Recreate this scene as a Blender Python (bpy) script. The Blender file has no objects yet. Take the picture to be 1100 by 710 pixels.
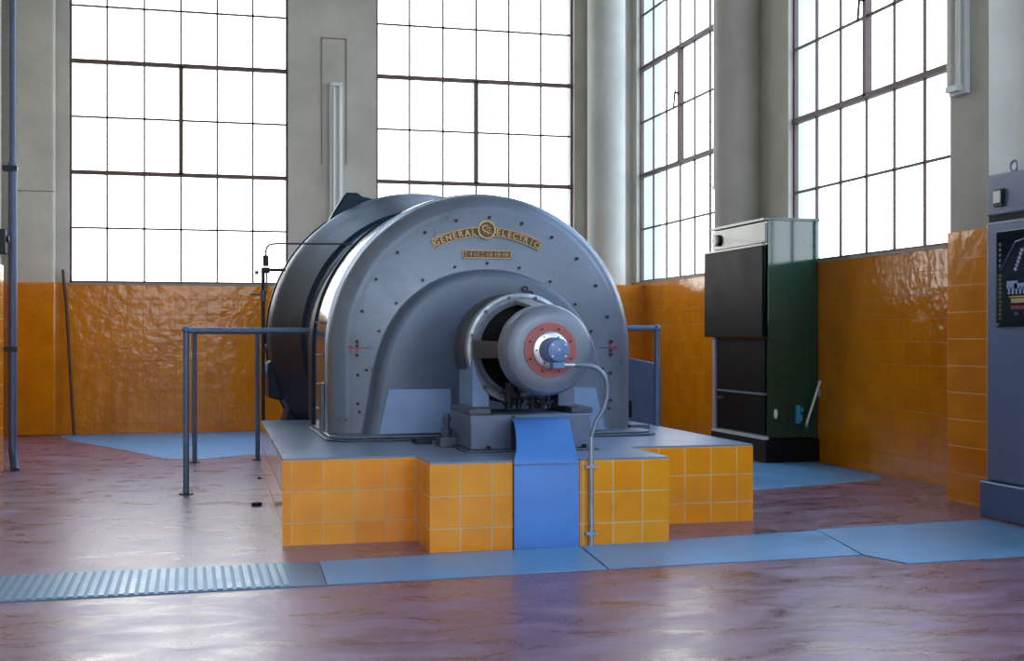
import bpy, bmesh, math, random
from mathutils import Vector, Matrix
random.seed(7)
PI = math.pi
COL = bpy.context.scene.collection
sc = bpy.context.scene

# ---------------------------------------------------------------- materials
def lin(c):
    return tuple(((v/255)/12.92 if v/255 <= .04045 else ((v/255+.055)/1.055)**2.4) for v in c) + (1,)

def mat(name, rgb, rough=.5, metal=0., coat=0., var=0., vscale=6., bump=0., bscale=30., rvar=0., spec=.5, stretch=(1, 1, 1), rgb2=None):
    m = bpy.data.materials.new(name); m.use_nodes = True
    nt = m.node_tree; N = nt.nodes; L = nt.links
    b = N['Principled BSDF']
    b.inputs['Base Color'].default_value = lin(rgb)
    b.inputs['Roughness'].default_value = rough
    b.inputs['Metallic'].default_value = metal
    b.inputs['Coat Weight'].default_value = coat
    b.inputs['Coat Roughness'].default_value = .08
    b.inputs['Specular IOR Level'].default_value = spec
    tc = N.new('ShaderNodeTexCoord'); mp = N.new('ShaderNodeMapping'); mp.inputs['Scale'].default_value = stretch
    L.new(tc.outputs['Object'], mp.inputs['Vector'])
    if var or rvar:
        n = N.new('ShaderNodeTexNoise'); n.inputs['Scale'].default_value = vscale; n.inputs['Detail'].default_value = 6; n.inputs['Roughness'].default_value = .6
        L.new(mp.outputs[0], n.inputs['Vector'])
        r = N.new('ShaderNodeValToRGB'); r.color_ramp.elements[0].position = .32; r.color_ramp.elements[1].position = .68
        c1 = lin(rgb2) if rgb2 else tuple(v*(1-var) for v in lin(rgb)[:3]) + (1,)
        c2 = lin(rgb) if rgb2 else tuple(min(1, v*(1+var)) for v in lin(rgb)[:3]) + (1,)
        r.color_ramp.elements[0].color = c1; r.color_ramp.elements[1].color = c2
        L.new(n.outputs['Fac'], r.inputs['Fac']); L.new(r.outputs['Color'], b.inputs['Base Color'])
        if rvar:
            mr = N.new('ShaderNodeMapRange'); mr.inputs['To Min'].default_value = max(.02, rough-rvar); mr.inputs['To Max'].default_value = rough+rvar
            mr.inputs['From Min'].default_value = .3; mr.inputs['From Max'].default_value = .7
            L.new(n.outputs['Fac'], mr.inputs['Value']); L.new(mr.outputs[0], b.inputs['Roughness'])
    if bump:
        n2 = N.new('ShaderNodeTexNoise'); n2.inputs['Scale'].default_value = bscale; n2.inputs['Detail'].default_value = 4
        L.new(mp.outputs[0], n2.inputs['Vector'])
        bp = N.new('ShaderNodeBump'); bp.inputs['Strength'].default_value = bump; bp.inputs['Distance'].default_value = .01
        L.new(n2.outputs['Fac'], bp.inputs['Height']); L.new(bp.outputs[0], b.inputs['Normal'])
    return m

def tile_mat(name, rgb, rgb_dark, grout, size, mortar=.0035, rough=.12, wob=.25, width=None):
    """glazed square tiles laid out in the UV map (metres)"""
    m = bpy.data.materials.new(name); m.use_nodes = True
    nt = m.node_tree; N = nt.nodes; L = nt.links; b = N['Principled BSDF']
    uv = N.new('ShaderNodeUVMap'); uv.uv_map = 'UVMap'
    br = N.new('ShaderNodeTexBrick'); br.offset = 0; br.squash = 1
    br.inputs['Scale'].default_value = 1; br.inputs['Brick Width'].default_value = width or size; br.inputs['Row Height'].default_value = size
    br.inputs['Mortar Size'].default_value = mortar; br.inputs['Mortar Smooth'].default_value = .3; br.inputs['Bias'].default_value = 0
    br.inputs['Color1'].default_value = lin(rgb); br.inputs['Color2'].default_value = lin(rgb_dark); br.inputs['Mortar'].default_value = lin(grout)
    L.new(uv.outputs[0], br.inputs['Vector'])
    tc = N.new('ShaderNodeTexCoord')
    n = N.new('ShaderNodeTexNoise'); n.inputs['Scale'].default_value = 3.5; n.inputs['Detail'].default_value = 5
    L.new(tc.outputs['Object'], n.inputs['Vector'])
    mx = N.new('ShaderNodeMix'); mx.data_type = 'RGBA'; mx.blend_type = 'MULTIPLY'; mx.inputs[0].default_value = .55
    r = N.new('ShaderNodeValToRGB'); r.color_ramp.elements[0].position = .3; r.color_ramp.elements[0].color = (.74, .68, .6, 1); r.color_ramp.elements[1].position = .6
    L.new(n.outputs['Fac'], r.inputs['Fac']); L.new(br.outputs['Color'], mx.inputs[6]); L.new(r.outputs['Color'], mx.inputs[7])
    L.new(mx.outputs[2], b.inputs['Base Color'])
    b.inputs['Specular IOR Level'].default_value = .45
    mr = N.new('ShaderNodeMapRange'); mr.inputs['To Min'].default_value = rough; mr.inputs['To Max'].default_value = .7
    L.new(br.outputs['Fac'], mr.inputs['Value']); L.new(mr.outputs[0], b.inputs['Roughness'])
    n3 = N.new('ShaderNodeTexNoise'); n3.inputs['Scale'].default_value = 9; n3.inputs['Detail'].default_value = 2
    L.new(tc.outputs['Object'], n3.inputs['Vector'])
    b1 = N.new('ShaderNodeBump'); b1.inputs['Strength'].default_value = wob; b1.inputs['Distance'].default_value = .02
    L.new(n3.outputs['Fac'], b1.inputs['Height'])
    b2 = N.new('ShaderNodeBump'); b2.invert = True; b2.inputs['Strength'].default_value = .5; b2.inputs['Distance'].default_value = .003
    L.new(br.outputs['Fac'], b2.inputs['Height']); L.new(b1.outputs[0], b2.inputs['Normal']); L.new(b2.outputs[0], b.inputs['Normal'])
    return m

M = {}
M['tile_plinth'] = tile_mat('plinth_tiles', (253, 156, 14), (254, 168, 30), (232, 196, 138), .165, .0035, .12, .05)
M['tile_wall'] = tile_mat('wall_tiles', (204, 120, 2), (211, 128, 5), (180, 114, 38), .178, .0026, .13, .3)
M['tile_pier'] = tile_mat('pier_tiles', (226, 134, 3), (230, 142, 8), (232, 168, 90), .178, .003, .15, .2, width=.43)
M['plaster'] = mat('plaster', (192, 187, 173), .85, var=.13, vscale=1.6, bump=.12, bscale=14)
M['plaster_pale'] = mat('plaster_pale', (178, 174, 160), .85, var=.1, vscale=2.2, bump=.1, bscale=14)
M['ceiling'] = mat('ceiling_paint', (205, 203, 196), .9)
M['frame'] = mat('window_frame_paint', (100, 76, 68), .6, var=.15, vscale=20)
M['gen'] = mat('grey_machine_paint', (114, 124, 138), .36, .35, var=.1, vscale=5, rvar=.1, bump=.04, bscale=60)
M['gen_side'] = mat('glossy_barrel_paint', (120, 128, 140), .16, .55, var=.08, vscale=8, rvar=.05)
M['hood'] = mat('hood_paint', (100, 112, 130), .42, .1, var=.14, vscale=4, rvar=.08, bump=.03, bscale=50)
M['panel_blue'] = mat('pale_blue_panel', (128, 154, 192), .42, .15, var=.06, vscale=7)
M['casing'] = mat('dark_blue_casing', (16, 42, 62), .46, .0, var=.14, vscale=4, rvar=.05, spec=.22)
M['dark'] = mat('dark_iron', (34, 36, 44), .5, .3, var=.2, vscale=14)
M['black'] = mat('black_recess', (9, 9, 12), .6, spec=.2)
M['gap_red'] = mat('red_lead_primer', (112, 44, 40), .6, var=.2, vscale=10)
M['iron'] = mat('worn_iron', (84, 90, 104), .42, .5, var=.2, vscale=18)
M['pedestal'] = mat('pedestal_paint', (104, 116, 140), .42, .3, var=.12, vscale=8)
M['steel'] = mat('bare_steel', (205, 208, 210), .28, .9, var=.08, vscale=20)
M['worn'] = mat('worn_bright_metal', (176, 184, 192), .3, .7, var=.2, vscale=16)
M['exciter'] = mat('exciter_grey', (124, 132, 144), .36, .3, var=.08, vscale=10, rvar=.06)
M['exc_brown'] = mat('exciter_body', (74, 74, 82), .4, .4, var=.15, vscale=10)
M['red'] = mat('red_ring_paint', (176, 96, 92), .5, var=.1, vscale=12)
M['mark'] = mat('red_mark_paint', (190, 60, 66), .6)
M['hub'] = mat('blue_hub_paint', (104, 134, 178), .38, .1, var=.08, vscale=30)
M['guard'] = mat('blue_guard_paint', (78, 136, 208), .45, 0, var=.06, vscale=5)
M['floorplate'] = mat('blue_floor_plate', (104, 158, 198), .42, .1, var=.1, vscale=3, rvar=.08)
M['grate'] = mat('ribbed_plate', (104, 150, 172), .36, .25, var=.14, vscale=6, rvar=.1)
M['rail'] = mat('rail_paint', (88, 110, 138), .42, .2, var=.08, vscale=20)
M['pipe'] = mat('downpipe_paint', (70, 86, 116), .42, .15, var=.1, vscale=12)
M['plinth_top'] = mat('plinth_cement_top', (124, 140, 164), .34, 0, var=.1, vscale=3, rvar=.08)
M['brass'] = mat('old_brass', (172, 142, 96), .38, .6, var=.2, vscale=60)
M['plate_bg'] = mat('nameplate_ground', (92, 72, 56), .5, .3)
M['green'] = mat('dark_green_enamel', (8, 58, 42), .1, 0, coat=.5, var=.1, vscale=3)
M['blackdoor'] = mat('black_enamel', (9, 13, 17), .5, 0, var=.25, vscale=3, rvar=.05, spec=.06)
M['greypanel'] = mat('grey_green_panel', (44, 68, 64), .3, .1, coat=.3)
M['cream'] = mat('cream_plastic', (226, 224, 214), .4)
M['cyan'] = mat('cyan_paint', (56, 150, 176), .4)
M['cabinet'] = mat('slate_blue_cabinet', (92, 110, 144), .4, .05, var=.06, vscale=4)
M['cabbase'] = mat('slate_blue_base', (72, 96, 138), .42, .05, var=.06, vscale=4)
M['tube'] = mat('white_fixture', (214, 222, 220), .4)
M['glassblack'] = mat('black_glass', (10, 10, 14), .08, 0, coat=.5)
M['dimblue'] = mat('print_blue', (46, 66, 120), .3)
M['paleblue'] = mat('print_pale_blue', (150, 170, 210), .3)
M['yellow'] = mat('print_yellow', (190, 170, 110), .3)
M['printred'] = mat('print_red', (150, 44, 56), .3)
M['olive'] = mat('print_olive', (110, 108, 70), .3)
M['wood'] = mat('dark_brown_rod', (72, 48, 36), .6)
M['exterior'] = mat('exterior_concrete', (214, 236, 222), .9, var=.06, vscale=1)
M['ground'] = mat('pale_gravel', (170, 168, 160), .95, var=.1, vscale=2)
M['rubber'] = mat('black_rubber', (22, 22, 24), .7)
M['conduit'] = mat('grey_conduit', (126, 134, 150), .4, .4)

def glass_mat():
    m = bpy.data.materials.new('window_glass'); m.use_nodes = True
    nt = m.node_tree; N = nt.nodes; L = nt.links
    for n in list(N): N.remove(n)
    o = N.new('ShaderNodeOutputMaterial'); t = N.new('ShaderNodeBsdfTransparent'); g = N.new('ShaderNodeBsdfGlossy'); mx = N.new('ShaderNodeMixShader')
    t.inputs[0].default_value = (.97, .98, .97, 1); g.inputs['Roughness'].default_value = .05; mx.inputs[0].default_value = .04
    L.new(t.outputs[0], mx.inputs[1]); L.new(g.outputs[0], mx.inputs[2]); L.new(mx.outputs[0], o.inputs[0])
    return m
M['glass'] = glass_mat()

def floor_mat():
    m = bpy.data.materials.new('linoleum_floor'); m.use_nodes = True
    nt = m.node_tree; N = nt.nodes; L = nt.links; b = N['Principled BSDF']
    tc = N.new('ShaderNodeTexCoord')
    mp = N.new('ShaderNodeMapping'); mp.inputs['Scale'].default_value = (1, 2.2, 1); mp.inputs['Rotation'].default_value = (0, 0, .25)
    L.new(tc.outputs['Object'], mp.inputs['Vector'])
    n = N.new('ShaderNodeTexNoise'); n.inputs['Scale'].default_value = 2.6; n.inputs['Detail'].default_value = 8; n.inputs['Roughness'].default_value = .62; n.inputs['Distortion'].default_value = .6
    L.new(mp.outputs[0], n.inputs['Vector'])
    r = N.new('ShaderNodeValToRGB')
    e = r.color_ramp.elements; e[0].position = .32; e[0].color = lin((122, 76, 78)); e[1].position = .68; e[1].color = lin((152, 122, 146))
    k = e.new(.5); k.color = lin((138, 98, 110))
    L.new(n.outputs['Fac'], r.inputs['Fac'])
    br = N.new('ShaderNodeTexBrick'); br.offset = 0; br.inputs['Scale'].default_value = 1; br.inputs['Brick Width'].default_value = .46; br.inputs['Row Height'].default_value = .46
    br.inputs['Mortar Size'].default_value = .003; br.inputs['Mortar Smooth'].default_value = .2
    br.inputs['Color1'].default_value = (1, 1, 1, 1); br.inputs['Color2'].default_value = (.88, .86, .9, 1); br.inputs['Mortar'].default_value = (.62, .58, .6, 1)
    L.new(tc.outputs['Object'], br.inputs['Vector'])
    mx = N.new('ShaderNodeMix'); mx.data_type = 'RGBA'; mx.blend_type = 'MULTIPLY'; mx.inputs[0].default_value = .6
    L.new(r.outputs[0], mx.inputs[6]); L.new(br.outputs['Color'], mx.inputs[7]); L.new(mx.outputs[2], b.inputs['Base Color'])
    mr = N.new('ShaderNodeMapRange'); mr.inputs['From Min'].default_value = .3; mr.inputs['From Max'].default_value = .7
    mr.inputs['To Min'].default_value = .22; mr.inputs['To Max'].default_value = .42
    L.new(n.outputs['Fac'], mr.inputs['Value']); L.new(mr.outputs[0], b.inputs['Roughness'])
    n2 = N.new('ShaderNodeTexNoise'); n2.inputs['Scale'].default_value = 5; n2.inputs['Detail'].default_value = 5
    L.new(mp.outputs[0], n2.inputs['Vector'])
    bp = N.new('ShaderNodeBump'); bp.inputs['Strength'].default_value = .1; bp.inputs['Distance'].default_value = .03
    L.new(n2.outputs['Fac'], bp.inputs['Height']); L.new(bp.outputs[0], b.inputs['Normal'])
    b.inputs['Specular IOR Level'].default_value = .5
    return m
M['floor'] = floor_mat()

# ---------------------------------------------------------------- mesh helpers
class MB:
    def __init__(s): s.v = []; s.f = []; s.mi = []; s.cur = 0
    def face(s, idx): s.f.append(idx); s.mi.append(s.cur)
    def box(s, x0, x1, y0, y1, z0, z1):
        b = len(s.v)
        s.v += [(x, y, z) for z in (z0, z1) for y in (y0, y1) for x in (x0, x1)]
        for q in ((0, 2, 3, 1), (4, 5, 7, 6), (0, 1, 5, 4), (2, 6, 7, 3), (0, 4, 6, 2), (1, 3, 7, 5)): s.face([b+i for i in q])
        return s
    def prism(s, poly, z0, z1, axis='z'):
        """poly: 2-D outline; extruded along axis between z0 and z1. axis z: (x,y); y: (x,z); x: (y,z)"""
        n = len(poly); b = len(s.v)
        for t in (z0, z1):
            for (u, w) in poly:
                s.v.append({'z': (u, w, t), 'y': (u, t, w), 'x': (t, u, w)}[axis])
        s.face([b+i for i in range(n)][::-1]); s.face([b+n+i for i in range(n)])
        for i in range(n):
            j = (i+1) % n; s.face([b+i, b+j, b+n+j, b+n+i])
        return s
    def cyl(s, p0, p1, r0, r1=None, n=20, caps=True):
        r1 = r0 if r1 is None else r1
        p0 = Vector(p0); p1 = Vector(p1); d = (p1-p0).normalized()
        a = Vector((0, 0, 1)) if abs(d.z) < .9 else Vector((1, 0, 0))
        u = d.cross(a).normalized(); w = d.cross(u); b = len(s.v)
        for (p, r) in ((p0, r0), (p1, r1)):
            for i in range(n):
                t = 2*PI*i/n; s.v.append(tuple(p+u*math.cos(t)*r+w*math.sin(t)*r))
        for i in range(n):
            j = (i+1) % n; s.face([b+i, b+j, b+n+j, b+n+i])
        if caps: s.face([b+i for i in range(n)][::-1]); s.face([b+n+i for i in range(n)])
        return s
    def tube(s, pts, r, n=12):
        pts = [Vector(p) for p in pts]; b = len(s.v); prev = None
        for k, p in enumerate(pts):
            d = (pts[min(k+1, len(pts)-1)]-pts[max(k-1, 0)]).normalized()
            if prev is None:
                a = Vector((0, 0, 1)) if abs(d.z) < .9 else Vector((1, 0, 0)); u = d.cross(a).normalized()
            else: u = (prev-d*prev.dot(d)).normalized()
            prev = u; w = d.cross(u)
            for i in range(n):
                t = 2*PI*i/n; s.v.append(tuple(p+u*math.cos(t)*r+w*math.sin(t)*r))
        for k in range(len(pts)-1):
            for i in range(n):
                j = (i+1) % n; s.face([b+k*n+i, b+k*n+j, b+(k+1)*n+j, b+(k+1)*n+i])
        s.face([b+i for i in range(n)][::-1]); s.face([b+(len(pts)-1)*n+i for i in range(n)])
        return s
    def lathe(s, prof, c, n=96, a0=0., a1=2*PI, closed=True):
        """prof: (r, y) pairs turned about the Y axis through c=(x,z); closed: profile loops on itself"""
        full = abs(a1-a0-2*PI) < 1e-6; m = n if full else n+1; b = len(s.v); P = len(prof)
        for k in range(m):
            t = a0+(a1-a0)*k/n
            for (r, y) in prof: s.v.append((c[0]+r*math.sin(t), y, c[1]+r*math.cos(t)))
        for k in range(n):
            k2 = (k+1) % m
            for i in range(P if closed else P-1):
                j = (i+1) % P; s.face([b+k*P+i, b+k*P+j, b+k2*P+j, b+k2*P+i])
        if not full and closed:
            s.face([b+i for i in range(P)]); s.face([b+(m-1)*P+i for i in range(P)][::-1])
        return s
    def sweep(s, base, prof, axis_y=True):
        """base: list of ((x,z) origin, (nx,nz) outward); prof: (r, y). open both ends, profile open"""
        b = len(s.v); P = len(prof)
        for (o, nrm) in base:
            for (r, y) in prof: s.v.append((o[0]+nrm[0]*r, y, o[1]+nrm[1]*r))
        for k in range(len(base)-1):
            for i in range(P-1): s.face([b+k*P+i, b+k*P+i+1, b+(k+1)*P+i+1, b+(k+1)*P+i])
        return s
    def sphere(s, c, r, sx=1, sy=1, sz=1, n=14):
        b = len(s.v); c = Vector(c)
        for i in range(n+1):
            ph = PI*i/n
            for j in range(n*2):
                t = PI*j/n; s.v.append((c.x+r*sx*math.sin(ph)*math.cos(t), c.y+r*sy*math.sin(ph)*math.sin(t), c.z+r*sz*math.cos(ph)))
        for i in range(n):
            for j in range(n*2):
                j2 = (j+1) % (n*2); s.face([b+i*2*n+j, b+i*2*n+j2, b+(i+1)*2*n+j2, b+(i+1)*2*n+j])
        return s
    def xform(s, start, mtx):
        for i in range(start, len(s.v)): s.v[i] = tuple(mtx @ Vector(s.v[i]))
        return s
    def build(s, name, m, parent=None, bevel=0., angle=35, loc=None, uv=False, segs=2):
        me = bpy.data.meshes.new(name)
        o = loc or (0, 0, 0)
        me.from_pydata([(v[0]-o[0], v[1]-o[1], v[2]-o[2]) for v in s.v], [], s.f)
        for mm in (m if isinstance(m, list) else [m]): me.materials.append(mm)
        for p, i in zip(me.polygons, s.mi): p.material_index = i
        bm = bmesh.new(); bm.from_mesh(me)
        bmesh.ops.remove_doubles(bm, verts=bm.verts, dist=1e-6)
        bmesh.ops.recalc_face_normals(bm, faces=bm.faces); bm.to_mesh(me); bm.free()
        for p in me.polygons: p.use_smooth = True
        me.set_sharp_from_angle(angle=math.radians(angle))
        if uv:
            ul = me.uv_layers.new(name='UVMap')
            for p in me.polygons:
                nn = p.normal
                for li in p.loop_indices:
                    co = me.vertices[me.loops[li].vertex_index].co
                    if abs(nn.z) > .7: q = (co.x, co.y)
                    elif abs(nn.x) > abs(nn.y): q = (co.y+uv[1], co.z+uv[2])
                    else: q = (co.x+uv[0], co.z+uv[2])
                    ul.data[li].uv = q
        ob = bpy.data.objects.new(name, me); ob.location = o
        if parent is not None:
            ob.parent = parent; ob.location = (o[0]-WL(parent)[0], o[1]-WL(parent)[1], o[2]-WL(parent)[2])
        COL.objects.link(ob); ob['_w'] = list(o)
        if bevel:
            md = ob.modifiers.new('bevel', 'BEVEL'); md.width = bevel; md.segments = segs; md.limit_method = 'ANGLE'; md.angle_limit = math.radians(40)
            md.harden_normals = False
        return ob

def WL(o): return o['_w']
def empty(name, loc, label, cat, group=None):
    o = bpy.data.objects.new(name, None); o.location = loc; COL.objects.link(o); o['_w'] = list(loc)
    o.empty_display_size = .1
    tag(o, label, cat, group); return o
def tag(o, label, cat, group=None):
    o['label'] = label; o['category'] = cat
    if group: o['group'] = group
    return o
def struct(o): o['kind'] = 'structure'; return o

# ---------------------------------------------------------------- room shell
BY, RX, LX, FY, CZ = 15.0, 5.4, -2.05, -6.0, 7.6
SB, SR = 1.712, 1.775      # sill heights: back / side walls
TOPB, TOPR = SB+.632*8, SR+.667*7.5
struct(MB().box(LX-.6, RX+.6, FY-.6, BY+.6, -.25, 0).build('floor', M['floor']))
struct(MB().box(LX-.6, RX+.6, FY-.6, BY+.6, CZ, CZ+.25).build('ceiling', M['ceiling']))
T = .30
def wall_x(name, y0, y1, spans, sill, top, m):            # wall lying along X
    w = MB(); edges = sorted(spans); x = LX-.3
    for a, b in edges:
        w.box(x, a, y0, y1, 0, CZ); w.box(a, b, y0, y1, 0, sill); w.box(a, b, y0, y1, top, CZ); x = b
    w.box(x, RX+.3, y0, y1, 0, CZ)
    return struct(w.build(name, m))
def wall_y(name, x0, x1, spans, sill, top, m):
    w = MB(); y = FY
    for a, b in sorted(spans):
        w.box(x0, x1, y, a, 0, CZ); w.box(x0, x1, a, b, 0, sill); w.box(x0, x1, a, b, top, CZ); y = b
    w.box(x0, x1, y, BY, 0, CZ)
    return struct(w.build(name, m))
back_w = [(-1.335, 1.115), (2.155, 4.632)]
side_w = [(12.26, 14.84), (8.14, 10.72), (4.04, 6.60), (-.06, 2.50), (-4.2, -1.6)]
front_w = [(-1.75, .45), (.65, 2.75), (2.95, 5.1)]
wall_x('wall_back', BY, BY+T, back_w, SB, TOPB, M['plaster'])
wall_x('wall_front', FY-T, FY, front_w, 1.2, 6.9, M['plaster'])
wall_y('wall_right', RX, RX+T, side_w, SR, TOPR, M['plaster'])
wall_y('wall_left', LX-T, LX, [], SR, TOPR, M['plaster'])

# tiled dado (thin slabs of tile in front of the walls)
d = .02
struct(MB().box(LX, RX, BY-d, BY, 0, SB).build('trim_1', M['tile_wall'], uv=(0, 0, .068)))
struct(MB().box(RX-d, RX, 7.46, BY-d, 0, SR).build('trim_2', M['tile_wall'], uv=(0, 0, .005)))
struct(MB().box(LX, LX+d, 11.1, BY-d, 0, SR).build('trim_3', M['tile_wall'], uv=(0, 0, .005)))
# piers and columns
struct(MB().box(4.95, RX, 7.04, 7.46, 0, CZ).build('trim_4', M['plaster']))
struct(MB().box(4.935, RX, 7.025, 7.47, 0, 1.80).build('trim_5', M['tile_pier'], uv=(.215, .27, -.02)))
struct(MB().box(LX, -1.515, 10.2, 11.08, 0, CZ).build('trim_6', M['plaster']))
struct(MB().box(LX, -1.5, 10.18, 11.1, 0, 1.69).build('trim_7', M['tile_pier'], uv=(0, 0, 0)))
struct(MB().box(-1.895, -1.475, BY-.15, BY, 0, CZ).build('trim_8', M['plaster'], bevel=.03))
struct(MB().box(-1.905, -1.465, BY-.165, BY-d, 0, SB-.004).build('trim_9', M['tile_wall'], uv=(0, 0, .068), bevel=.02))
struct(MB().cyl((5.25, 11.5, 0), (5.25, 11.5, CZ), .235, n=48, caps=False).build('trim_10', M['plaster_pale'], angle=60))
struct(MB().cyl((4.985, 14.79, 0), (4.985, 14.79, CZ), .235, n=48, caps=False).build('trim_11', M['plaster_pale'], angle=60))
struct(MB().box(4.72, RX-d, 14.5, BY-d, 0, SB+.02).build('trim_12', M['tile_wall'], uv=(0, 0, .068)))
for i, y in enumerate((3.28, -.85)):
    struct(MB().box(4.95, RX, y-.2, y+.2, 0, CZ).build('trim_%d' % (13+2*i), M['plaster']))
    struct(MB().box(LX, -1.6, y-.2, y+.2, 0, CZ).build('trim_%d' % (14+2*i), M['plaster']))
# outline of an old filled-in box on the plaster between the back windows
g = MB(); xa, xb, za, zb = 1.497, 1.80, 3.15, 4.655
for q in ((xa, xb, zb-.012, zb), (xa, xa+.012, za, zb), (xb-.012, xb, za, zb)): g.box(q[0], q[1], BY-.008, BY, q[2], q[3])
struct(g.build('trim_17', mat('plaster_scar', (140, 130, 112), .9)))
struct(MB().box(-1.87, -1.47, BY-.156, BY-.15, 2.72, 2.728).build('trim_18', mat('plaster_crack', (130, 122, 108), .9)))

# windows: steel frames with glazing bars, one pane sheet each
wn = 0
def window(axis, plane, a, b, z0, rows, pitch, thick_rows, mull, sign, sillmat, handle=None, cols=6):
    """axis 'x': window in a wall along X at y=plane; 'y': wall along Y at x=plane. sign = direction outwards"""
    global wn; wn += 1
    f = MB(); q0, q1 = sorted((plane+sign*.05, plane+sign*.09)); z1 = z0+rows*pitch
    def bar(u0, u1, w0, w1, p0=q0, p1=q1):
        if axis == 'x': f.box(u0, u1, p0, p1, w0, w1)
        else: f.box(p0, p1, u0, u1, w0, w1)
    t0, t1 = sorted((plane+sign*.055, plane+sign*.075))
    bar(a, a+.028, z0, z1); bar(b-.028, b, z0, z1); bar(a, b, z0, z0+.03); bar(a, b, z1-.03, z1)
    for i in range(1, cols):
        u = a+(b-a)*i/cols; bar(u-.011, u+.011, z0, z1, t0, t1)
    for k in range(1, int(rows+.99)):
        z = z0+k*pitch; t = .023 if k in thick_rows else .011
        bar(a, b, z-t, z+t, *( (q0-.012, q1+.012) if k in thick_rows else (t0, t1)))
    um = (a+b)/2
    for (k0, k1) in mull: bar(um-.026, um+.026, z0+k0*pitch, z0+k1*pitch, q0-.012, q1+.012)
    fr = struct(f.build('window_%d' % wn, M['frame']))
    p = MB(); pm = (q0+q1)/2
    if axis == 'x': p.box(a+.01, b-.01, pm-.003, pm+.003, z0+.01, z1-.01)
    else: p.box(pm-.003, pm+.003, a+.01, b-.01, z0+.01, z1-.01)
    p.build('glass_pane', M['glass'], fr)
    s = MB(); i0, i1 = sorted((plane-sign*.025, plane+sign*.37))
    if axis == 'x': s.box(a, b, i0, i1, z0-.02, z0+.004)
    else: s.box(i0, i1, a, b, z0-.02, z0+.004)
    s.build('window_sill', sillmat, fr)
    if axis == 'y' and sign > 0:
        rv = MB(); rv.box(plane+.095, plane+T+.02, b-.012, b+.0, z0, z1); rv.build('window_reveal', M['exterior'], fr)
    if handle:
        zh = z0+handle*pitch; h = MB(); x = plane-sign*.0
        h.cyl((x, um, zh), (x-sign*.02, um, zh-.22), .011, n=10); h.cyl((plane+sign*.05, um, zh-.03), (x-sign*.005, um, zh-.03), .014, n=10)
        h.build('window_handle', M['dark'], fr)
    return fr
sillm = mat('sill_paint', (150, 142, 128), .6, var=.1, vscale=8)
window('x', BY, *back_w[0], SB, 8, .632, (2, 4, 6), ((2, 4),), 1, sillm)
window('x', BY, *back_w[1], SB, 8, .632, (2, 4, 6), ((2, 4),), 1, sillm)
for i, (a, b) in enumerate(side_w):
    window('y', RX, a, b, SR, 7.5, .667, (2, 4, 6), ((2, 4),), 1, sillm, handle=3.25 if i == 0 else (3.25 if i == 1 else None))
for (a, b) in front_w:
    window('x', FY, a, b, 1.2, 9, .632, (2, 4, 6), ((2, 4),), -1, sillm)

# outside: ground and the buttresses seen through the end panes
struct(MB().box(-60, 60, -60, 80, -.9, -.4).build('ground', M['ground']))

# ---------------------------------------------------------------- strip lamps on the walls
def strip(lab, x0, x1, y0, y1, z0, z1, ax):
    r = empty('strip_light', ((x0+x1)/2, (y0+y1)/2, z0), lab, 'lamp')
    MB().box(x0, x1, y0, y1, z0, z1).build('lamp_housing', M['tube'], r, bevel=.006)
    zs = (z0+.05, z1-.05)
    if ax == 'x':   # on the back wall
        for dx in (-.03, .04):
            MB().cyl(((x0+x1)/2+dx, y0-.022, zs[0]), ((x0+x1)/2+dx, y0-.022, zs[1]), .017, n=16).build('fluorescent_tube', M['cream'], r)
        for z in (z0+.02, z1-.05): MB().box(x0+.02, x1-.02, y0-.045, y0, z, z+.04).build('tube_holder', M['tube'], r)
    else:
        for dy in (-.05, .05):
            MB().cyl((x0-.022, (y0+y1)/2+dy, zs[0]), (x0-.022, (y0+y1)/2+dy, zs[1]), .018, n=16).build('fluorescent_tube', M['cream'], r)
        for z in (z0+.02, z1-.05): MB().box(x0-.045, x0, y0+.03, y1-.03, z, z+.04).build('tube_holder', M['tube'], r)
strip('white fluorescent strip light on the plaster between the two back windows', 1.59, 1.75, BY-.05, BY-.008, 2.2, 4.12, 'x')
strip('white fluorescent strip light beside the narrow right-wall window', RX-.08, RX-.001, 12.02, 12.24, 2.62, 5.2, 'y')
strip('white fluorescent strip light on the tiled pier beside the slate blue cabinet', 4.91, 4.95, 7.235, 7.42, 2.70, 5.0, 'y')

# ---------------------------------------------------------------- plinth
PZ = .46
outline = [(.466, 6.70), (1.18, 6.70), (1.18, 6.31), (1.615, 6.31), (1.615, 6.36), (1.98, 6.36), (1.98, 6.31), (2.48, 6.31), (2.48, 6.93), (3.26, 6.93), (3.26, 9.8), (.52, 9.8)]
pl = empty('machine_plinth', (1.88, 8.0, 0), 'orange tiled stepped plinth under the grey generator', 'plinth')
MB().prism(outline, 0, PZ-.012).build('tiled_body', M['tile_plinth'], pl, uv=(-1.18+.005, -6.70+.165*40, .165*3-PZ+.012))
ins = [(.469, 6.703), (1.183, 6.703), (1.183, 6.313), (1.613, 6.313), (1.613, 6.363), (1.982, 6.363), (1.982, 6.313), (2.477, 6.313), (2.477, 6.933), (3.257, 6.933), (3.257, 9.797), (.523, 9.797)]
MB().prism(ins, PZ-.012, PZ).build('cement_top', M['plinth_top'], pl)
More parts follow.
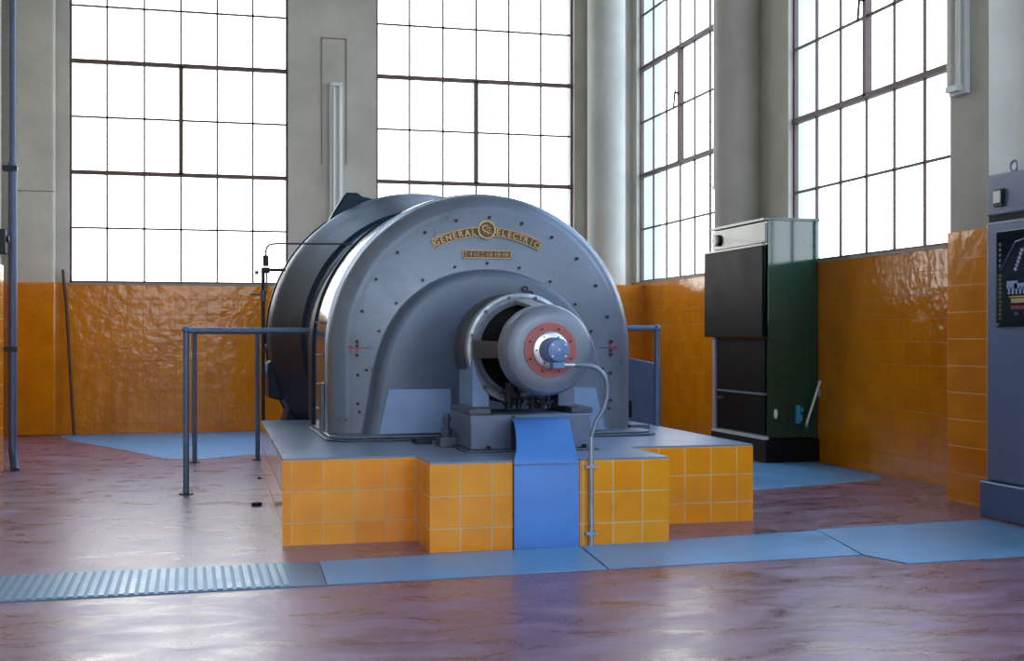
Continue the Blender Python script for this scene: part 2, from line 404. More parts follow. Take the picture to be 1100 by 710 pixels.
# blue guard plate
g = MB(); gd = []
gp = [(6.300, .0, 1.622, 1.974), (6.300, .44, 1.622, 1.974), (6.315, .475, 1.628, 1.972), (6.36, .51, 1.65, 1.972), (6.42, .56, 1.666, 1.978), (6.48, .60, 1.676, 1.985), (6.54, .63, 1.686, 1.997), (6.60, .65, 1.694, 2.012), (6.70, .655, 1.70, 2.018)]
b0 = len(g.v); th = .006
for (y, z, xa, xb) in gp:
    g.v += [(xa, y, z), (xb, y, z), (xb, y+th, z-th*.6), (xa, y+th, z-th*.6)]
for k in range(len(gp)-1):
    for i in range(4):
        j = (i+1) % 4; g.face([k*4+i, k*4+j, (k+1)*4+j, (k+1)*4+i])
g.face([0, 1, 2, 3]); n4 = (len(gp)-1)*4; g.face([n4, n4+1, n4+2, n4+3])
gu = empty('guard_plate', (1.8, 6.31, 0), 'bright blue bent sheet metal guard over the middle of the plinth front', 'guard')
g.build('bent_sheet', M['guard'], gu)
MB().box(1.622, 1.974, 6.2965, 6.30, .436, .441).build('fold_line', M['pedestal'], gu)

# ---------------------------------------------------------------- generator
AX, AZ = 1.86, 1.03
gen = empty('generator', (AX, 8.0, PZ), 'large grey generator with domed horseshoe housing and a small round exciter in front', 'generator')
def horse(zfoot, n=64, flare=0.):
    L = [((AX, zfoot), (-1, 0)), ((AX, (zfoot+AZ)/2), (-1, 0))]
    for i in range(n+1):
        t = -PI/2+PI*i/n; L.append(((AX, AZ), (math.sin(t), math.cos(t))))
    L += [((AX, (zfoot+AZ)/2), (1, 0)), ((AX, zfoot), (1, 0))]
    return L
Z0 = PZ+.03
shield = MB().sweep(horse(Z0), [(0, 7.93), (.86, 7.93), (.875, 7.936), (.905, 7.938), (.945, 7.95), (.98, 7.98), (1.002, 8.02), (1.008, 8.07), (1.008, 8.12), (.99, 8.125), (.0, 8.125)])
shield.build('end_shield', M['gen'], gen, angle=30)
MB().sweep(horse(Z0), [(.5, 8.126), (.985, 8.126), (.985, 8.15), (1.022, 8.155), (1.03, 8.30), (1.03, 8.70), (1.02, 8.715), (.5, 8.715)]).build('barrel', M['gen_side'], gen, angle=30)
MB().sweep(horse(Z0), [(.4, 8.716), (.985, 8.716), (.985, 8.79), (.4, 8.79)]).build('air_gap_band', M['gap_red'], gen)
st = MB().sweep(horse(Z0), [(.4, 8.79), (1.03, 8.79), (1.045, 8.80), (1.045, 8.84), (1.01, 8.85), (1.0, 8.95), (1.0, 9.6), (.4, 9.6)]); st.build('stator_frame', M['casing'], gen)
# base flange
def rrect(x0, x1, y0, y1, r, n=6):
    P = []
    for cx, cy, a in ((x1-r, y0+r, -PI/2), (x1-r, y1-r, 0), (x0+r, y1-r, PI/2), (x0+r, y0+r, PI)):
        for i in range(n+1): t = a+PI/2*i/n; P.append((cx+r*math.cos(t), cy+r*math.sin(t)))
    return P
MB().prism(rrect(.80, 2.96, 7.66, 8.95, .14), PZ, PZ+.016).build('base_flange', M['iron'], gen, bevel=.006)
MB().prism(rrect(.825, 2.93, 7.70, 8.9, .12), PZ+.016, Z0+.002).build('sole_plate', M['gen'], gen, bevel=.006)
MB().box(2.86, 3.0, 7.98, 8.2, PZ, PZ+.05).build('foot_lug', M['iron'], gen, bevel=.006)
# access strip low on the barrel side
MB().box(.818, .835, 8.18, 8.34, Z0, .80).build('side_strap', M['iron'], gen)
for z in (.62, .78, .98, 1.2):
    MB().box(.822, .83, 8.22, 8.62, z-.006, z+.006).build('side_strip', M['iron'], gen)

# air hood: protruding arch on the front
half = [(.86, 7.2), (.86, 7.2)]
hp = [(.81, Z0), (.785, .62), (.755, .80), (.722, .96), (.665, 1.12), (.60, 1.235), (.515, 1.335), (.40, 1.425), (.27, 1.487), (.135, 1.522), (0, 1.533)]
def catmull(P, k=5):
    out = []
    for i in range(len(P)-1):
        p0 = P[max(i-1, 0)]; p1 = P[i]; p2 = P[i+1]; p3 = P[min(i+2, len(P)-1)]
        for j in range(k):
            t = j/k
            out.append(tuple(.5*((2*p1[c])+(-p0[c]+p2[c])*t+(2*p0[c]-5*p1[c]+4*p2[c]-p3[c])*t*t+(-p0[c]+3*p1[c]-3*p2[c]+p3[c])*t**3) for c in range(len(p1))))
    out.append(P[-1]); return out
hc = catmull(hp, 4)
curve = [(AX-x, z) for x, z in hc] + [(AX+x, z) for x, z in hc[-2::-1]]
def normals(C):
    N = []
    for i in range(len(C)):
        a = C[max(i-1, 0)]; b = C[min(i+1, len(C)-1)]; tx, tz = b[0]-a[0], b[1]-a[1]; l = math.hypot(tx, tz); N.append((-tz/l, tx/l))
    return N
NN = normals(curve)
def off(i, dd): return (curve[i][0]-NN[i][0]*dd*1., curve[i][1]-NN[i][1]*dd)
def hood_ring(dd): return [(curve[i][0]-NN[i][0]*dd, max(Z0, curve[i][1]-NN[i][1]*dd)) for i in range(len(curve))]
hb = MB(); rings = [(-.008, 7.930), (.0, 7.925), (.008, 7.89), (.018, 7.78), (.024, 7.757), (.036, 7.744), (.06, 7.740)]
K = len(curve)
for dd, y in rings: hb.v += [(x, y, z) for x, z in hood_ring(dd)]
for r in range(len(rings)-1):
    for i in range(K-1): hb.face([r*K+i, r*K+i+1, (r+1)*K+i+1, (r+1)*K+i])
b = (len(rings)-1)*K
ctr = len(hb.v)
# slightly dished front: inner rings toward the shaft
for s_, y in ((.8, 7.745), (.55, 7.78), (.3, 7.82)):
    cx, cz = AX, .95
    base = len(hb.v)
    hb.v += [(cx+(hb.v[b+i][0]-cx)*s_, y, max(Z0, cz+(hb.v[b+i][2]-cz)*s_) if hb.v[b+i][2] > Z0+.01 else Z0) for i in range(K)]
    pb = b if s_ == .8 else base-K
    for i in range(K-1): hb.face([pb+i, pb+i+1, base+i+1, base+i])
hb.face([len(hb.v)-K+i for i in range(K)])
hood = hb.build('air_hood', M['hood'], gen, angle=50)
# lower cover panels of the hood
for s in (-1,):
    poly = [(AX-.735, Z0+.01), (AX-.28, Z0+.01), (AX-.28, .775), (AX-.672, .775)]
    MB().prism([(x, z) for x, z in poly], 7.726, 7.738, 'y').build('cover_panel', M['panel_blue'], hood, bevel=.002)
MB().prism([(AX+.30, Z0+.01), (AX+.735, Z0+.01), (AX+.672, .775), (AX+.30, .775)], 7.726, 7.738, 'y').build('cover_panel', M['panel_blue'], hood, bevel=.002)

# bolts on the shield
def hexb(p, r=.011, h=.012, n=6):
    return MB().cyl((p[0], p[1], p[2]), (p[0], p[1]-h, p[2]), r, n=n)
for k in range(-6, 7):
    t = math.radians(k*15+1); hexb((AX+.845*math.sin(t), 7.93, AZ+.845*math.cos(t))).build('shield_bolt', M['dark'], gen)
for z in (.86, .68):
    for s in (-1, 1): hexb((AX+s*.84, 7.93, z)).build('shield_bolt', M['dark'], gen)
for k, i in enumerate(range(4, K-4, 6)):
    p = (curve[i][0]+NN[i][0]*.045, curve[i][1]+NN[i][1]*.045)
    hexb((p[0], 7.93, p[1]), .010).build('hood_bolt', M['dark'], gen)
for s in (-1, 1):
    x0, x1 = sorted((AX+s*.76, AX+s*.9)); MB().box(x0, x1, 7.9275, 7.931, 1.028, 1.032).build('split_line', M['dark'], gen)
    for (dx, dz) in ((.885, .012), (.885, -.02), (.845, .02), (.845, 0), (.845, -.02)):
        hexb((AX+s*dx, 7.931 if dx < .87 else 7.938, 1.03+dz), .009, .005, 10).build('red_mark', M['mark'], gen)
    for dz in (-.045, .04): hexb((AX+s*.845, 7.93, 1.03+dz), .012).build('shield_bolt', M['dark'], gen)

# nameplate: arc band with letters, medallion and a small plate
np_ = MB(); RP = .752; yb = 7.922
def arcband(mb, r0, r1, t0, t1, y0, y1, n=40):
    mb.lathe([(r0, y0), (r1, y0), (r1, y1), (r0, y1)], (AX-.005, AZ), n=n, a0=math.radians(t0), a1=math.radians(t1))
arcband(np_, RP-.030, RP+.030, -28, 28.5, yb, 7.931)
plate = np_.build('nameplate', M['plate_bg'], gen)
rim = MB()
for a, b_ in ((-.030, -.025), (.025, .030)): arcband(rim, RP+a, RP+b_, -28, 28.5, yb-.003, yb+.001)
for t in (-28, 28): arcband(rim, RP-.03, RP+.03, t, t+.5, yb-.003, yb+.001, 2)
rim.build('plate_rim', M['brass'], plate)
def letters(txts, name, parent):
    out = MB()
    for ch, size, mtx in txts:
        cu = bpy.data.curves.new('t', 'FONT'); cu.body = ch; cu.size = size; cu.extrude = .002; cu.align_x = 'CENTER'; cu.align_y = 'CENTER'; cu.offset = size*.012; cu.resolution_u = 3
        ob = bpy.data.objects.new('t', cu); COL.objects.link(ob)
        bpy.context.view_layer.update()
        dg = bpy.context.evaluated_depsgraph_get(); me = bpy.data.meshes.new_from_object(ob.evaluated_get(dg))
        xs = [v.co.x for v in me.vertices]; ys = [v.co.y for v in me.vertices]
        cxx = (min(xs)+max(xs))/2; cyy = (min(ys)+max(ys))/2; b = len(out.v)
        for v in me.vertices: out.v.append(tuple(mtx @ Vector((v.co.x-cxx, v.co.y-cyy, v.co.z))))
        for p in me.polygons: out.face([b+i for i in p.vertices])
        bpy.data.objects.remove(ob); bpy.data.curves.remove(cu); bpy.data.meshes.remove(me)
    return out.build(name, M['brass'], parent)
def arcm(t, r, y):
    t = math.radians(t); return Matrix(((math.cos(t), math.sin(t), 0, AX-.005+r*math.sin(t)), (0, 0, -1, y), (-math.sin(t), math.cos(t), 0, AZ+r*math.cos(t)), (0, 0, 0, 1)))
L = []
for i, ch in enumerate('GENERAL'): L.append((ch, .054, arcm(-26+i*3.25, RP, yb-.002)))
for i, ch in enumerate('ELECTRIC'): L.append((ch, .054, arcm(6+i*2.93, RP, yb-.002)))
letters(L[:7], 'plate_lettering', plate); letters(L[7:], 'plate_lettering', plate)
md = MB().cyl((AX-.005, 7.931, AZ+RP+.012), (AX-.005, 7.916, AZ+RP+.012), .058, n=36).build('medallion', M['plate_bg'], plate)
ring = MB().lathe([(.050, 7.912), (.060, 7.912), (.060, 7.918), (.050, 7.918)], (AX-.005, AZ+RP+.012), n=36)
for k in range(4):      # the curled ornaments around the monogram
    t = math.radians(k*90+45); c = (AX-.005+.036*math.sin(t), AZ+RP+.012+.036*math.cos(t))
    ring.tube([(c[0]+.012*math.cos(t+a)*(1-a/9), 7.914, c[1]-.012*math.sin(t+a)*(1-a/9)) for a in [i*.5 for i in range(10)]], .0022, 6)
ring.build('medallion_rim', M['brass'], md) if False else ring.build('medallion_rim', M['brass'], plate)
cM = lambda dx, dz: Matrix(((1, 0, 0, AX-.005+dx), (0, 0, -1, 7.914), (0, 1, 0, AZ+RP+.012+dz), (0, 0, 0, 1)))
letters([('G', .062, cM(-.012, .008)), ('E', .056, cM(.013, -.006))], 'monogram', plate)
pz = AZ+.605; px0, px1 = AX-.165, AX+.16
lp = MB().box(px0, px1, 7.922, 7.931, pz-.027, pz+.027).build('lower_plate', M['plate_bg'], gen, bevel=.003)
r2 = MB(); yl = 7.919
for q in ((px0, px1, pz+.021, pz+.027), (px0, px1, pz-.027, pz-.021), (px0, px0+.006, pz-.027, pz+.027), (px1-.006, px1, pz-.027, pz+.027)): r2.box(q[0], q[1], yl, 7.923, q[2], q[3])
r2.build('plate_rim', M['brass'], lp)
w = MB(); x = px0+.018            # worn, unreadable raised characters
random.seed(3)
while x < px1-.03:
    k = random.choice('abcde')
    if k in 'abd': w.box(x, x+.004, yl, 7.923, pz-.014, pz+.014)
    if k in 'bc': w.box(x, x+.014, yl, 7.923, pz+.009, pz+.013); w.box(x, x+.014, yl, 7.923, pz-.013, pz-.009)
    if k in 'ade': w.box(x+.012, x+.016, yl, 7.923, pz-.014, pz+.014); w.box(x, x+.015, yl, 7.923, pz-.002, pz+.002)
    x += .027
w.build('worn_relief', M['brass'], lp)
# lifting ring bolts above the exciter
for (x, z) in ((AX+.20, 1.405), (AX+.235, 1.375)):
    MB().lathe([(.012, 7.72), (.02, 7.72), (.02, 7.735), (.012, 7.735)], (x, z), n=20).build('small_eye', M['dark'], gen)

# ---- pedestal + anchor
ped = MB().box(1.50, 2.20, 6.80, 7.34, PZ+.012, .668).build('pedestal', M['pedestal'], gen, bevel=.008)
MB().box(1.47, 2.24, 6.765, 7.38, PZ, PZ+.014).build('pedestal_foot', M['iron'], ped, bevel=.004)
MB().box(1.735, 1.752, 6.785, 6.80, PZ+.014, .66).build('pedestal_rib', M['dark'], ped)
for (x, y) in ((1.6, 6.785), (2.155, 6.785)):
    MB().cyl((x, y-.001, PZ+.014), (x, y-.001, PZ+.035), .012, n=6).build('foot_bolt', M['dark'], ped)
an = MB().box(1.40, 1.50, 7.16, 7.3, PZ, PZ+.06); an.cyl((1.45, 7.22, PZ+.06), (1.45, 7.22, PZ+.105), .035, n=6); an.cyl((1.45, 7.22, PZ+.105), (1.45, 7.22, PZ+.19), .018, n=16); an.cyl((1.45, 7.22, PZ+.15), (1.45, 7.22, PZ+.17), .028, n=6)
an.build('anchor_bolt', M['iron'], gen, bevel=.003)
MB().box(1.30, 1.40, 7.4, 7.55, PZ, PZ+.035).build('anchor_plate', M['dark'], gen, bevel=.004)

# ---- exciter
ex = MB().lathe([(.0, 7.08), (.285, 7.08), (.285, 7.12), (.30, 7.125), (.30, 7.15), (.322, 7.155), (.328, 7.17), (.328, 7.42), (.31, 7.44), (.0, 7.44)], (AX, AZ), closed=False).build('exciter', M['exc_brown'], gen, angle=30)
MB().lathe([(.286, 7.05), (.305, 7.045), (.322, 7.05), (.326, 7.06), (.326, 7.105), (.32, 7.115), (.286, 7.115)], (AX, AZ)).build('flange_ring', M['worn'], ex, angle=30)
MB().lathe([(.255, 7.02), (.275, 7.015), (.284, 7.03), (.286, 7.11), (.27, 7.11), (.255, 7.09)], (AX, AZ)).build('bracket_ring', M['exciter'], ex, angle=30)
# spider arms between bracket ring and cover
for k, t0 in enumerate((-90, 0, 90, 180)):
    t = math.radians(t0); hw = math.radians(10.5)
    a = MB().lathe([(.268, 7.05), (.292, 7.02), (.268, 6.85), (.244, 6.64), (.222, 6.64), (.248, 6.86)], (AX, AZ), n=8, a0=t-hw, a1=t+hw)
    a.build('spider_arm', M['steel'] if t0 == 0 else (M['exc_brown'] if t0 == -90 else M['exciter']), ex, angle=30)  # top arm's bright specular look is put into its material; left arm is darker
MB().lathe([(.0, 7.06), (.254, 7.06), (.254, 7.079), (.0, 7.079)], (AX, AZ), closed=False).build('recess_shade_disc', M['black'], ex)  # black disc added to deepen the shade inside the bracket openings
MB().lathe([(.0, 6.98), (.11, 6.98), (.13, 7.0), (.13, 7.09), (0, 7.09)], (AX, AZ), closed=False, n=48).build('commutator', M['dark'], ex)
MB().cyl((AX, 6.64, AZ), (AX, 6.99, AZ), .06, n=32).build('shaft', M['iron'], ex)
for k in range(6):
    t = math.radians(k*60+20); c = (AX+.17*math.sin(t), AZ+.17*math.cos(t))
    MB().box(-.035, .035, 6.90, 7.0, -.02, .02).xform(0, Matrix.Translation((c[0], 0, c[1])) @ Matrix.Rotation(-t+PI/2, 4, 'Y')).build('brush_holder', M['dark'], ex)
cov = MB().lathe([(.0, 6.455), (.165, 6.455), (.20, 6.458), (.228, 6.472), (.243, 6.50), (.247, 6.53), (.247, 6.63), (.235, 6.65), (.0, 6.65)], (AX, AZ), closed=False).build('end_cover', M['exciter'], ex, angle=30)
MB().lathe([(.095, 6.449), (.145, 6.449), (.147, 6.456), (.095, 6.456)], (AX, AZ), n=64).build('red_ring', M['red'], ex)
MB().lathe([(.0, 6.435), (.088, 6.435), (.098, 6.440), (.100, 6.456), (.0, 6.456)], (AX, AZ), closed=False, n=64).build('steel_disc', M['steel'], ex)
hub = MB().lathe([(.0, 6.285), (.052, 6.285), (.058, 6.288), (.06, 6.294), (.06, 6.32), (.066, 6.323), (.068, 6.36), (.068, 6.438), (.0, 6.438)], (AX, AZ), closed=False, n=48).build('tachometer_hub', M['hub'], ex, angle=30)
for (dx, dz) in ((-.035, .03), (.035, .03), (-.035, -.03), (.035, -.03), (0, .005)):
    MB().cyl((AX+dx, 6.286, AZ+dz), (AX+dx, 6.281, AZ+dz), .006, n=12).build('hub_screw', M['cream'], ex)
for k in range(8):
    t = math.radians(k*45+22.5); MB().cyl((AX+.121*math.sin(t), 6.45, AZ+.121*math.cos(t)), (AX+.121*math.sin(t), 6.443, AZ+.121*math.cos(t)), .006, n=6).build('ring_bolt', M['dark'], ex)
for k in range(6):
    t = math.radians(k*60+30); MB().cyl((AX+.08*math.sin(t), 6.436, AZ+.08*math.cos(t)), (AX+.08*math.sin(t), 6.43, AZ+.08*math.cos(t)), .005, n=6).build('disc_bolt', M['dark'], ex)
for k in range(12):
    t = math.radians(k*30+15); MB().cyl((AX+.306*math.sin(t), 7.046, AZ+.306*math.cos(t)), (AX+.306*math.sin(t), 7.03, AZ+.306*math.cos(t)), .011, n=6).build('flange_bolt', M['iron'], ex)
tb = MB().box(AX-.03, AX+.035, 6.30, 6.36, AZ-.095, AZ-.06).build('terminal_box', M['hub'], ex, bevel=.004)
# feet of the exciter and the hanging brush gear
for s in (-1, 1):
    xa = AX+s*.30
    ft = MB().prism([(AX+s*.305, .70), (AX+s*.305, .90), (AX+s*.30, .97), (AX+s*.28, .90), (AX+s*.24, .81), (AX+s*.205, .77), (AX+s*.205, .70)], 7.0, 7.36, 'y').build('exciter_foot', M['panel_blue'] if s < 0 else M['pedestal'], ex, bevel=.004)
    x0, x1 = sorted((AX+s*.36, AX+s*.235)); MB().box(x0, x1, 6.83, 7.36, .668, .702).build('foot_pad', M['iron'], ft, bevel=.004)
bg = MB()
for (x, r) in ((-.11, .022), (-.05, .016), (.03, .02), (.09, .018), (.13, .012)):
    bg.cyl((AX+x, 6.93, .69), (AX+x*.9, 6.93, .84), r, r*1.3, n=10); bg.cyl((AX+x-.03, 6.9, .72), (AX+x+.03, 6.96, .73), r*.6, n=8)
bg.tube([(AX-.14, 6.95, .80), (AX-.08, 6.9, .755), (AX, 6.92, .775), (AX+.07, 6.9, .75), (AX+.14, 6.95, .80)], .014)
bg.build('brush_gear', M['dark'], ex)

# ---- rear casing (behind the stator), same machine
RC = 11.0
rear = MB().lathe([(.0, 9.60), (.80, 9.60), (.93, 9.64), (.975, 9.72), (.985, 9.80), (1.0, 9.86), (1.03, 9.88), (1.19, 10.40), (1.215, 10.46), (1.228, 10.52), (1.232, 10.6), (1.232, RC), (1.215, 11.03), (.0, 11.03)], (AX, 1.09), closed=False, n=128).build('turbine_casing', M['casing'], gen, angle=28)
MB().lathe([(1.22, 10.93), (1.245, 10.935), (1.245, 10.99), (1.22, 10.995)], (AX, 1.09), n=128).build('casing_flange', M['casing'], rear, angle=28)
MB().cyl((.60, 10.75, .83), (.95, 10.55, .83), .06, n=24).build('drain_stub', M['panel_blue'], rear)
MB().prism([(.62, .60), (.70, .58), (.90, .58), (.90, .92), (.66, .92), (.62, .88)], 10.55, 11.0, 'y').build('split_flange', M['casing'], rear, bevel=.012)
for z in (.82, 1.02): MB().cyl((.58, 10.9, z), (.64, 10.9, z), .026, n=6).build('flange_nut', M['worn'], rear)
for s in (-1, 1):
    MB().prism([(AX+s*1.14, 0), (AX+s*1.14, .30), (AX+s*1.05, .60), (AX+s*.6, .50), (AX+s*.6, 0)], 10.5, 11.0, 'y').build('casing_foot', M['casing'], rear, bevel=.01)
MB().box(AX-1.05, AX+1.05, 9.95, 11.1, 0, .12).build('casing_bed', M['dark'], rear, bevel=.01)
# lifting lug on top-left of the casing
lugc = Vector((AX-.575, 0, 1.09+1.10))
MB().prism([(1.12, 2.06), (1.16, 2.14), (1.25, 2.29), (1.275, 2.325), (1.37, 2.325), (1.41, 2.295), (1.54, 2.27), (1.56, 2.10)], 10.65, 10.85, 'y').build('lifting_lug', M['casing'], rear, bevel=.015)
MB().cyl((.585, 11.0, 1.09), (.64, 11.0, 1.09), .03, n=6).build('flange_nut', M['iron'], rear)

# oil pipe running from the standing pipe over to the casing
vp = empty('valve_pipe', (.545, 9.95, 0), 'thin standing pipe with small valves between the handrail and the dark casing', 'pipe')
VX = .545; VY = 9.95
MB().tube([(VX, VY, 0), (VX, VY, 1.64)], .014).build('riser', M['dark'], vp)
MB().tube([(VX+.02, VY, 1.66), (VX+.02, VY, 1.77), (VX+.03, VY, 1.80), (VX+.055, VY, 1.822), (VX+.10, VY, 1.828), (.80, 9.9, 1.828), (1.1, 9.8, 1.825), (1.32, 9.68, 1.815)], .008).build('upper_pipe', M['iron'], vp)
MB().cyl((VX+.02, VY, 1.65), (VX+.02, VY, 1.735), .022, n=16).build('valve_body', M['dark'], vp)
MB().cyl((VX, VY, 1.62), (VX+.17, VY-.01, 1.625), .013, n=14).cyl((VX, VY, 1.62), (VX+.05, VY, 1.62), .024, n=14).build('side_branch', M['dark'], vp)
MB().cyl((VX-.05, VY, 1.60), (VX, VY, 1.60), .006, n=10).cyl((VX-.05, VY, 1.585), (VX-.05, VY, 1.615), .014, n=10).build('valve_handle', M['iron'], vp)
MB().cyl((VX, VY, 1.38), (VX, VY, 1.46), .022, n=14).cyl((VX-.10, VY, 1.43), (VX, VY, 1.43), .007, n=10).build('lower_valve', M['iron'], vp)
MB().cyl((VX+.025, VY, 1.44), (VX+.025, VY, 1.64), .008, n=10).build('drop_pipe', M['iron'], vp)
MB().cyl((VX, VY, .0), (VX, VY, .012), .045, n=18).build('floor_flange', M['dark'], vp)

# conduit from hub down to the floor
cd = empty('flexible_conduit', (2.035, 6.29, 0), 'thin grey conduit looping from the blue hub down the tiled front', 'conduit')
MB().tube(catmull([(1.955, 6.33, .953), (2.02, 6.33, .95), (2.08, 6.33, .935), (2.125, 6.32, .885), (2.135, 6.32, .80), (2.11, 6.31, .72), (2.07, 6.30, .66), (2.045, 6.29, .60), (2.037, 6.29, .56)], 5), .0125).build('flexible_hose', M['conduit'], cd)
MB().cyl((1.895, 6.33, .953), (1.957, 6.33, .953), .016, n=14).build('hose_ferrule', M['steel'], cd)
MB().cyl((2.037, 6.29, 0.0), (2.037, 6.29, .575), .014, n=14).build('rigid_pipe', M['worn'], cd)
for z in (.42, .07): MB().box(2.005, 2.069, 6.272, 6.31, z-.008, z+.008).build('pipe_clip', M['worn'], cd)

# ---------------------------------------------------------------- handrails
def post(mb, x, y, z1=1.15): mb.cyl((x, y, 0), (x, y, z1), .021, n=16)
hr = empty('handrail', (-.03, 9.08, 0), 'blue-grey tubular handrail standing on the floor at the open end of the plinth', 'handrail')
for (x, y) in ((-.032, 9.08), (.032, 11.35), (.58, 11.46)):
    m = MB(); post(m, x, y, 1.145); m.build('post', M['rail'], hr)
    MB().cyl((x, y, 0), (x, y, .008), .05, n=20).build('foot_plate', M['dark'], hr)
MB().cyl((-.053, 9.08, 1.145), (.83, 9.08, 1.145), .021, n=16).build('rail', M['rail'], hr)
MB().cyl((-.032, 9.08, 1.145), (.032, 11.35, 1.145), .021, n=16).build('rail', M['rail'], hr)
MB().cyl((.032, 11.35, 1.145), (.60, 11.46, 1.145), .021, n=16).build('rail', M['rail'], hr)
MB().sphere((-.032, 9.08, 1.148), .028).build('corner_fitting', M['rail'], hr)
h2 = empty('handrail', (3.36, 8.82, 0), 'short blue-grey tubular handrail beside the sloping sheet guard', 'handrail')
m = MB(); post(m, 3.37, 8.82, 1.165); m.build('post', M['rail'], h2)
MB().cyl((2.88, 8.82, 1.165), (3.39, 8.82, 1.165), .021, n=16).build('rail', M['rail'], h2)
MB().sphere((3.37, 8.82, 1.165), .030).build('corner_fitting', M['rail'], h2)
MB().cyl((3.37, 8.82, 0), (3.37, 8.82, .008), .05, n=20).build('foot_plate', M['dark'], h2)
# sloping blue-grey guard beyond it
bx = empty('sheet_guard', (3.4, 9.7, 0), 'blue-grey sheet metal guard box with sloping top behind the short handrail', 'guard')
MB().prism([(3.29, 0), (3.60, 0), (3.60, .885), (3.29, .945)], 9.32, 9.9, 'y').build('guard_body', M['pipe'], bx, bevel=.01)
MB().box(3.295, 3.345, 9.30, 9.32, .47, .60).build('hinge', M['black'], bx)

# ---------------------------------------------------------------- green switchgear cabinet
gc = empty('switchgear_cabinet', (5.11, 10.7, 0), 'tall dark green metal switchgear cabinet on a black base by the right wall', 'cabinet')
MB().box(4.89, 5.375, 10.10, 11.24, .21, 2.135).build('body', M['green'], gc, bevel=.006)
MB().box(4.86, 5.375, 10.07, 11.27, 0, .20).build('base', M['black'], gc, bevel=.004)
MB().box(4.865, 4.89, 10.10, 11.24, 1.93, 2.10).build('top_panel', M['greypanel'], gc, bevel=.003)
MB().box(4.85, 5.385, 10.09, 11.25, 2.12, 2.145).build('top_rim', M['greypanel'], gc, bevel=.003)
dr = MB().box(4.83, 4.865, 10.085, 11.36, 1.10, 1.90).build('door', M['blackdoor'], gc, bevel=.005)
MB().box(4.825, 4.866, 10.08, 11.36, 1.90, 1.918).build('door_top_trim', M['greypanel'], dr)
MB().cyl((4.86, 11.12, 2.015), (4.825, 11.12, 2.015), .052, n=28).build('dial_knob', M['cream'], gc, bevel=.005)
MB().cyl((4.862, 11.09, 2.015), (4.845, 11.09, 2.015), .055, n=28).build('dial_ring', M['dark'], gc)
MB().box(4.878, 4.89, 10.13, 11.16, .61, 1.09).build('lower_panel', M['blackdoor'], gc, bevel=.003)
MB().box(4.878, 4.89, 10.13, 11.16, .24, .585).build('lower_panel', M['blackdoor'], gc, bevel=.003)
MB().box(4.865, 4.89, 10.12, 11.18, .588, .604).build('panel_trim', M['cabinet'], gc)
MB().box(4.865, 4.89, 11.19, 11.24, .22, 1.10).build('corner_strip', mat('pale_strip', (150, 150, 164), .5), gc)
sill_ = MB().box(4.855, 4.90, 10.10, 11.24, .20, .225).build('bottom_ledge', mat('pale_ledge', (190, 200, 200), .4), gc)
for (ya, yb_) in ((10.12, 10.3), (10.36, 10.52), (10.58, 10.74), (10.80, 10.96)): pass
MB().cyl((4.875, 11.0, .53), (4.84, 11.0, .53), .012, n=12).box(4.83, 4.845, 10.98, 11.08, .52, .54).build('latch', M['iron'], gc)
sp = MB().sphere((4.965, 10.095, .425), .03, .6, .6, 1.5).build('side_cap', M['cream'], gc)
MB().box(5.15, 5.185, 10.06, 10.10, .34, .50).box(5.185, 5.21, 10.07, 10.10, .36, .42).box(5.195, 5.22, 10.07, 10.10, .44, .48).build('cyan_bracket', M['cyan'], gc, bevel=.004)
MB().cyl((5.225, 10.04, .32), (5.365, 10.04, .715), .011, n=12).build('lever', M['cream'], gc)
MB().cyl((5.225, 10.10, .32), (5.225, 10.03, .32), .026, n=16).build('lever_pivot', M['iron'], gc)
MB().sphere((5.375, 10.07, .60), .026, .9, .6, 1.5).build('side_knob', M['conduit'], gc)
MB().box(5.08, 5.13, 10.085, 10.10, .36, .40).build('small_plate', M['dark'], gc)

# ---------------------------------------------------------------- slate blue control cabinet at the frame's right
bc = empty('control_cabinet', (5.0, 6.1, 0), 'slate blue control cabinet with a black mimic panel and eye bolt', 'cabinet')
CX = 4.72
MB().box(CX, 5.3, 5.35, 6.735, .225, 1.80).build('body', M['cabinet'], bc, bevel=.012)
MB().box(CX-.03, 5.3, 5.32, 6.765, 0, .222).build('base', M['cabbase'], bc, bevel=.01)
MB().box(CX+.0, 5.3, 5.35, 6.735, 1.835, 2.085).build('head', M['cabinet'], bc, bevel=.012)
MB().box(CX+.012, 5.29, 5.36, 6.725, 1.80, 1.835).build('seam', M['black'], bc)
scr = MB().box(CX-.012, CX+.002, 5.5, 6.625, 1.158, 1.735).build('mimic_panel', M['glassblack'], bc, bevel=.003)
def flat(mb, y, z, hy, hz): mb.box(CX-.0145, CX-.011, y-hy, y+hy, z-hz, z+hz)
dots = MB()
for i in range(5): flat(dots, 6.585, 1.655-.032*i, .009, .009)
dots.build('indicator_dots', M['iron'], scr)
ol = MB()
for i in range(11): flat(ol, 6.585, 1.47-.026*i, .018, .004)
flat(ol, 6.585, 1.34, .003, .13); ol.build('scale_marks', M['olive'], scr)
pb_ = MB(); flat(pb_, 6.47, 1.41, .05, .022); flat(pb_, 6.40, 1.40, .05, .016)
for k in range(5): flat(pb_, 6.50-.035*k, 1.375, .008, .022)
pb_.build('pale_diagram', M['paleblue'], scr)
pc_ = MB()
for k in range(6): flat(pc_, 6.44-.012*k, 1.50+.022*k, .012, .009)
pc_.build('pale_trace', M['paleblue'], scr)
db = MB().tube([(CX-.013, 6.575, 1.50), (CX-.013, 6.44, 1.66), (CX-.013, 6.2, 1.70), (CX-.013, 5.6, 1.70)], .004, 6); db.build('arc_line', M['dimblue'], scr)
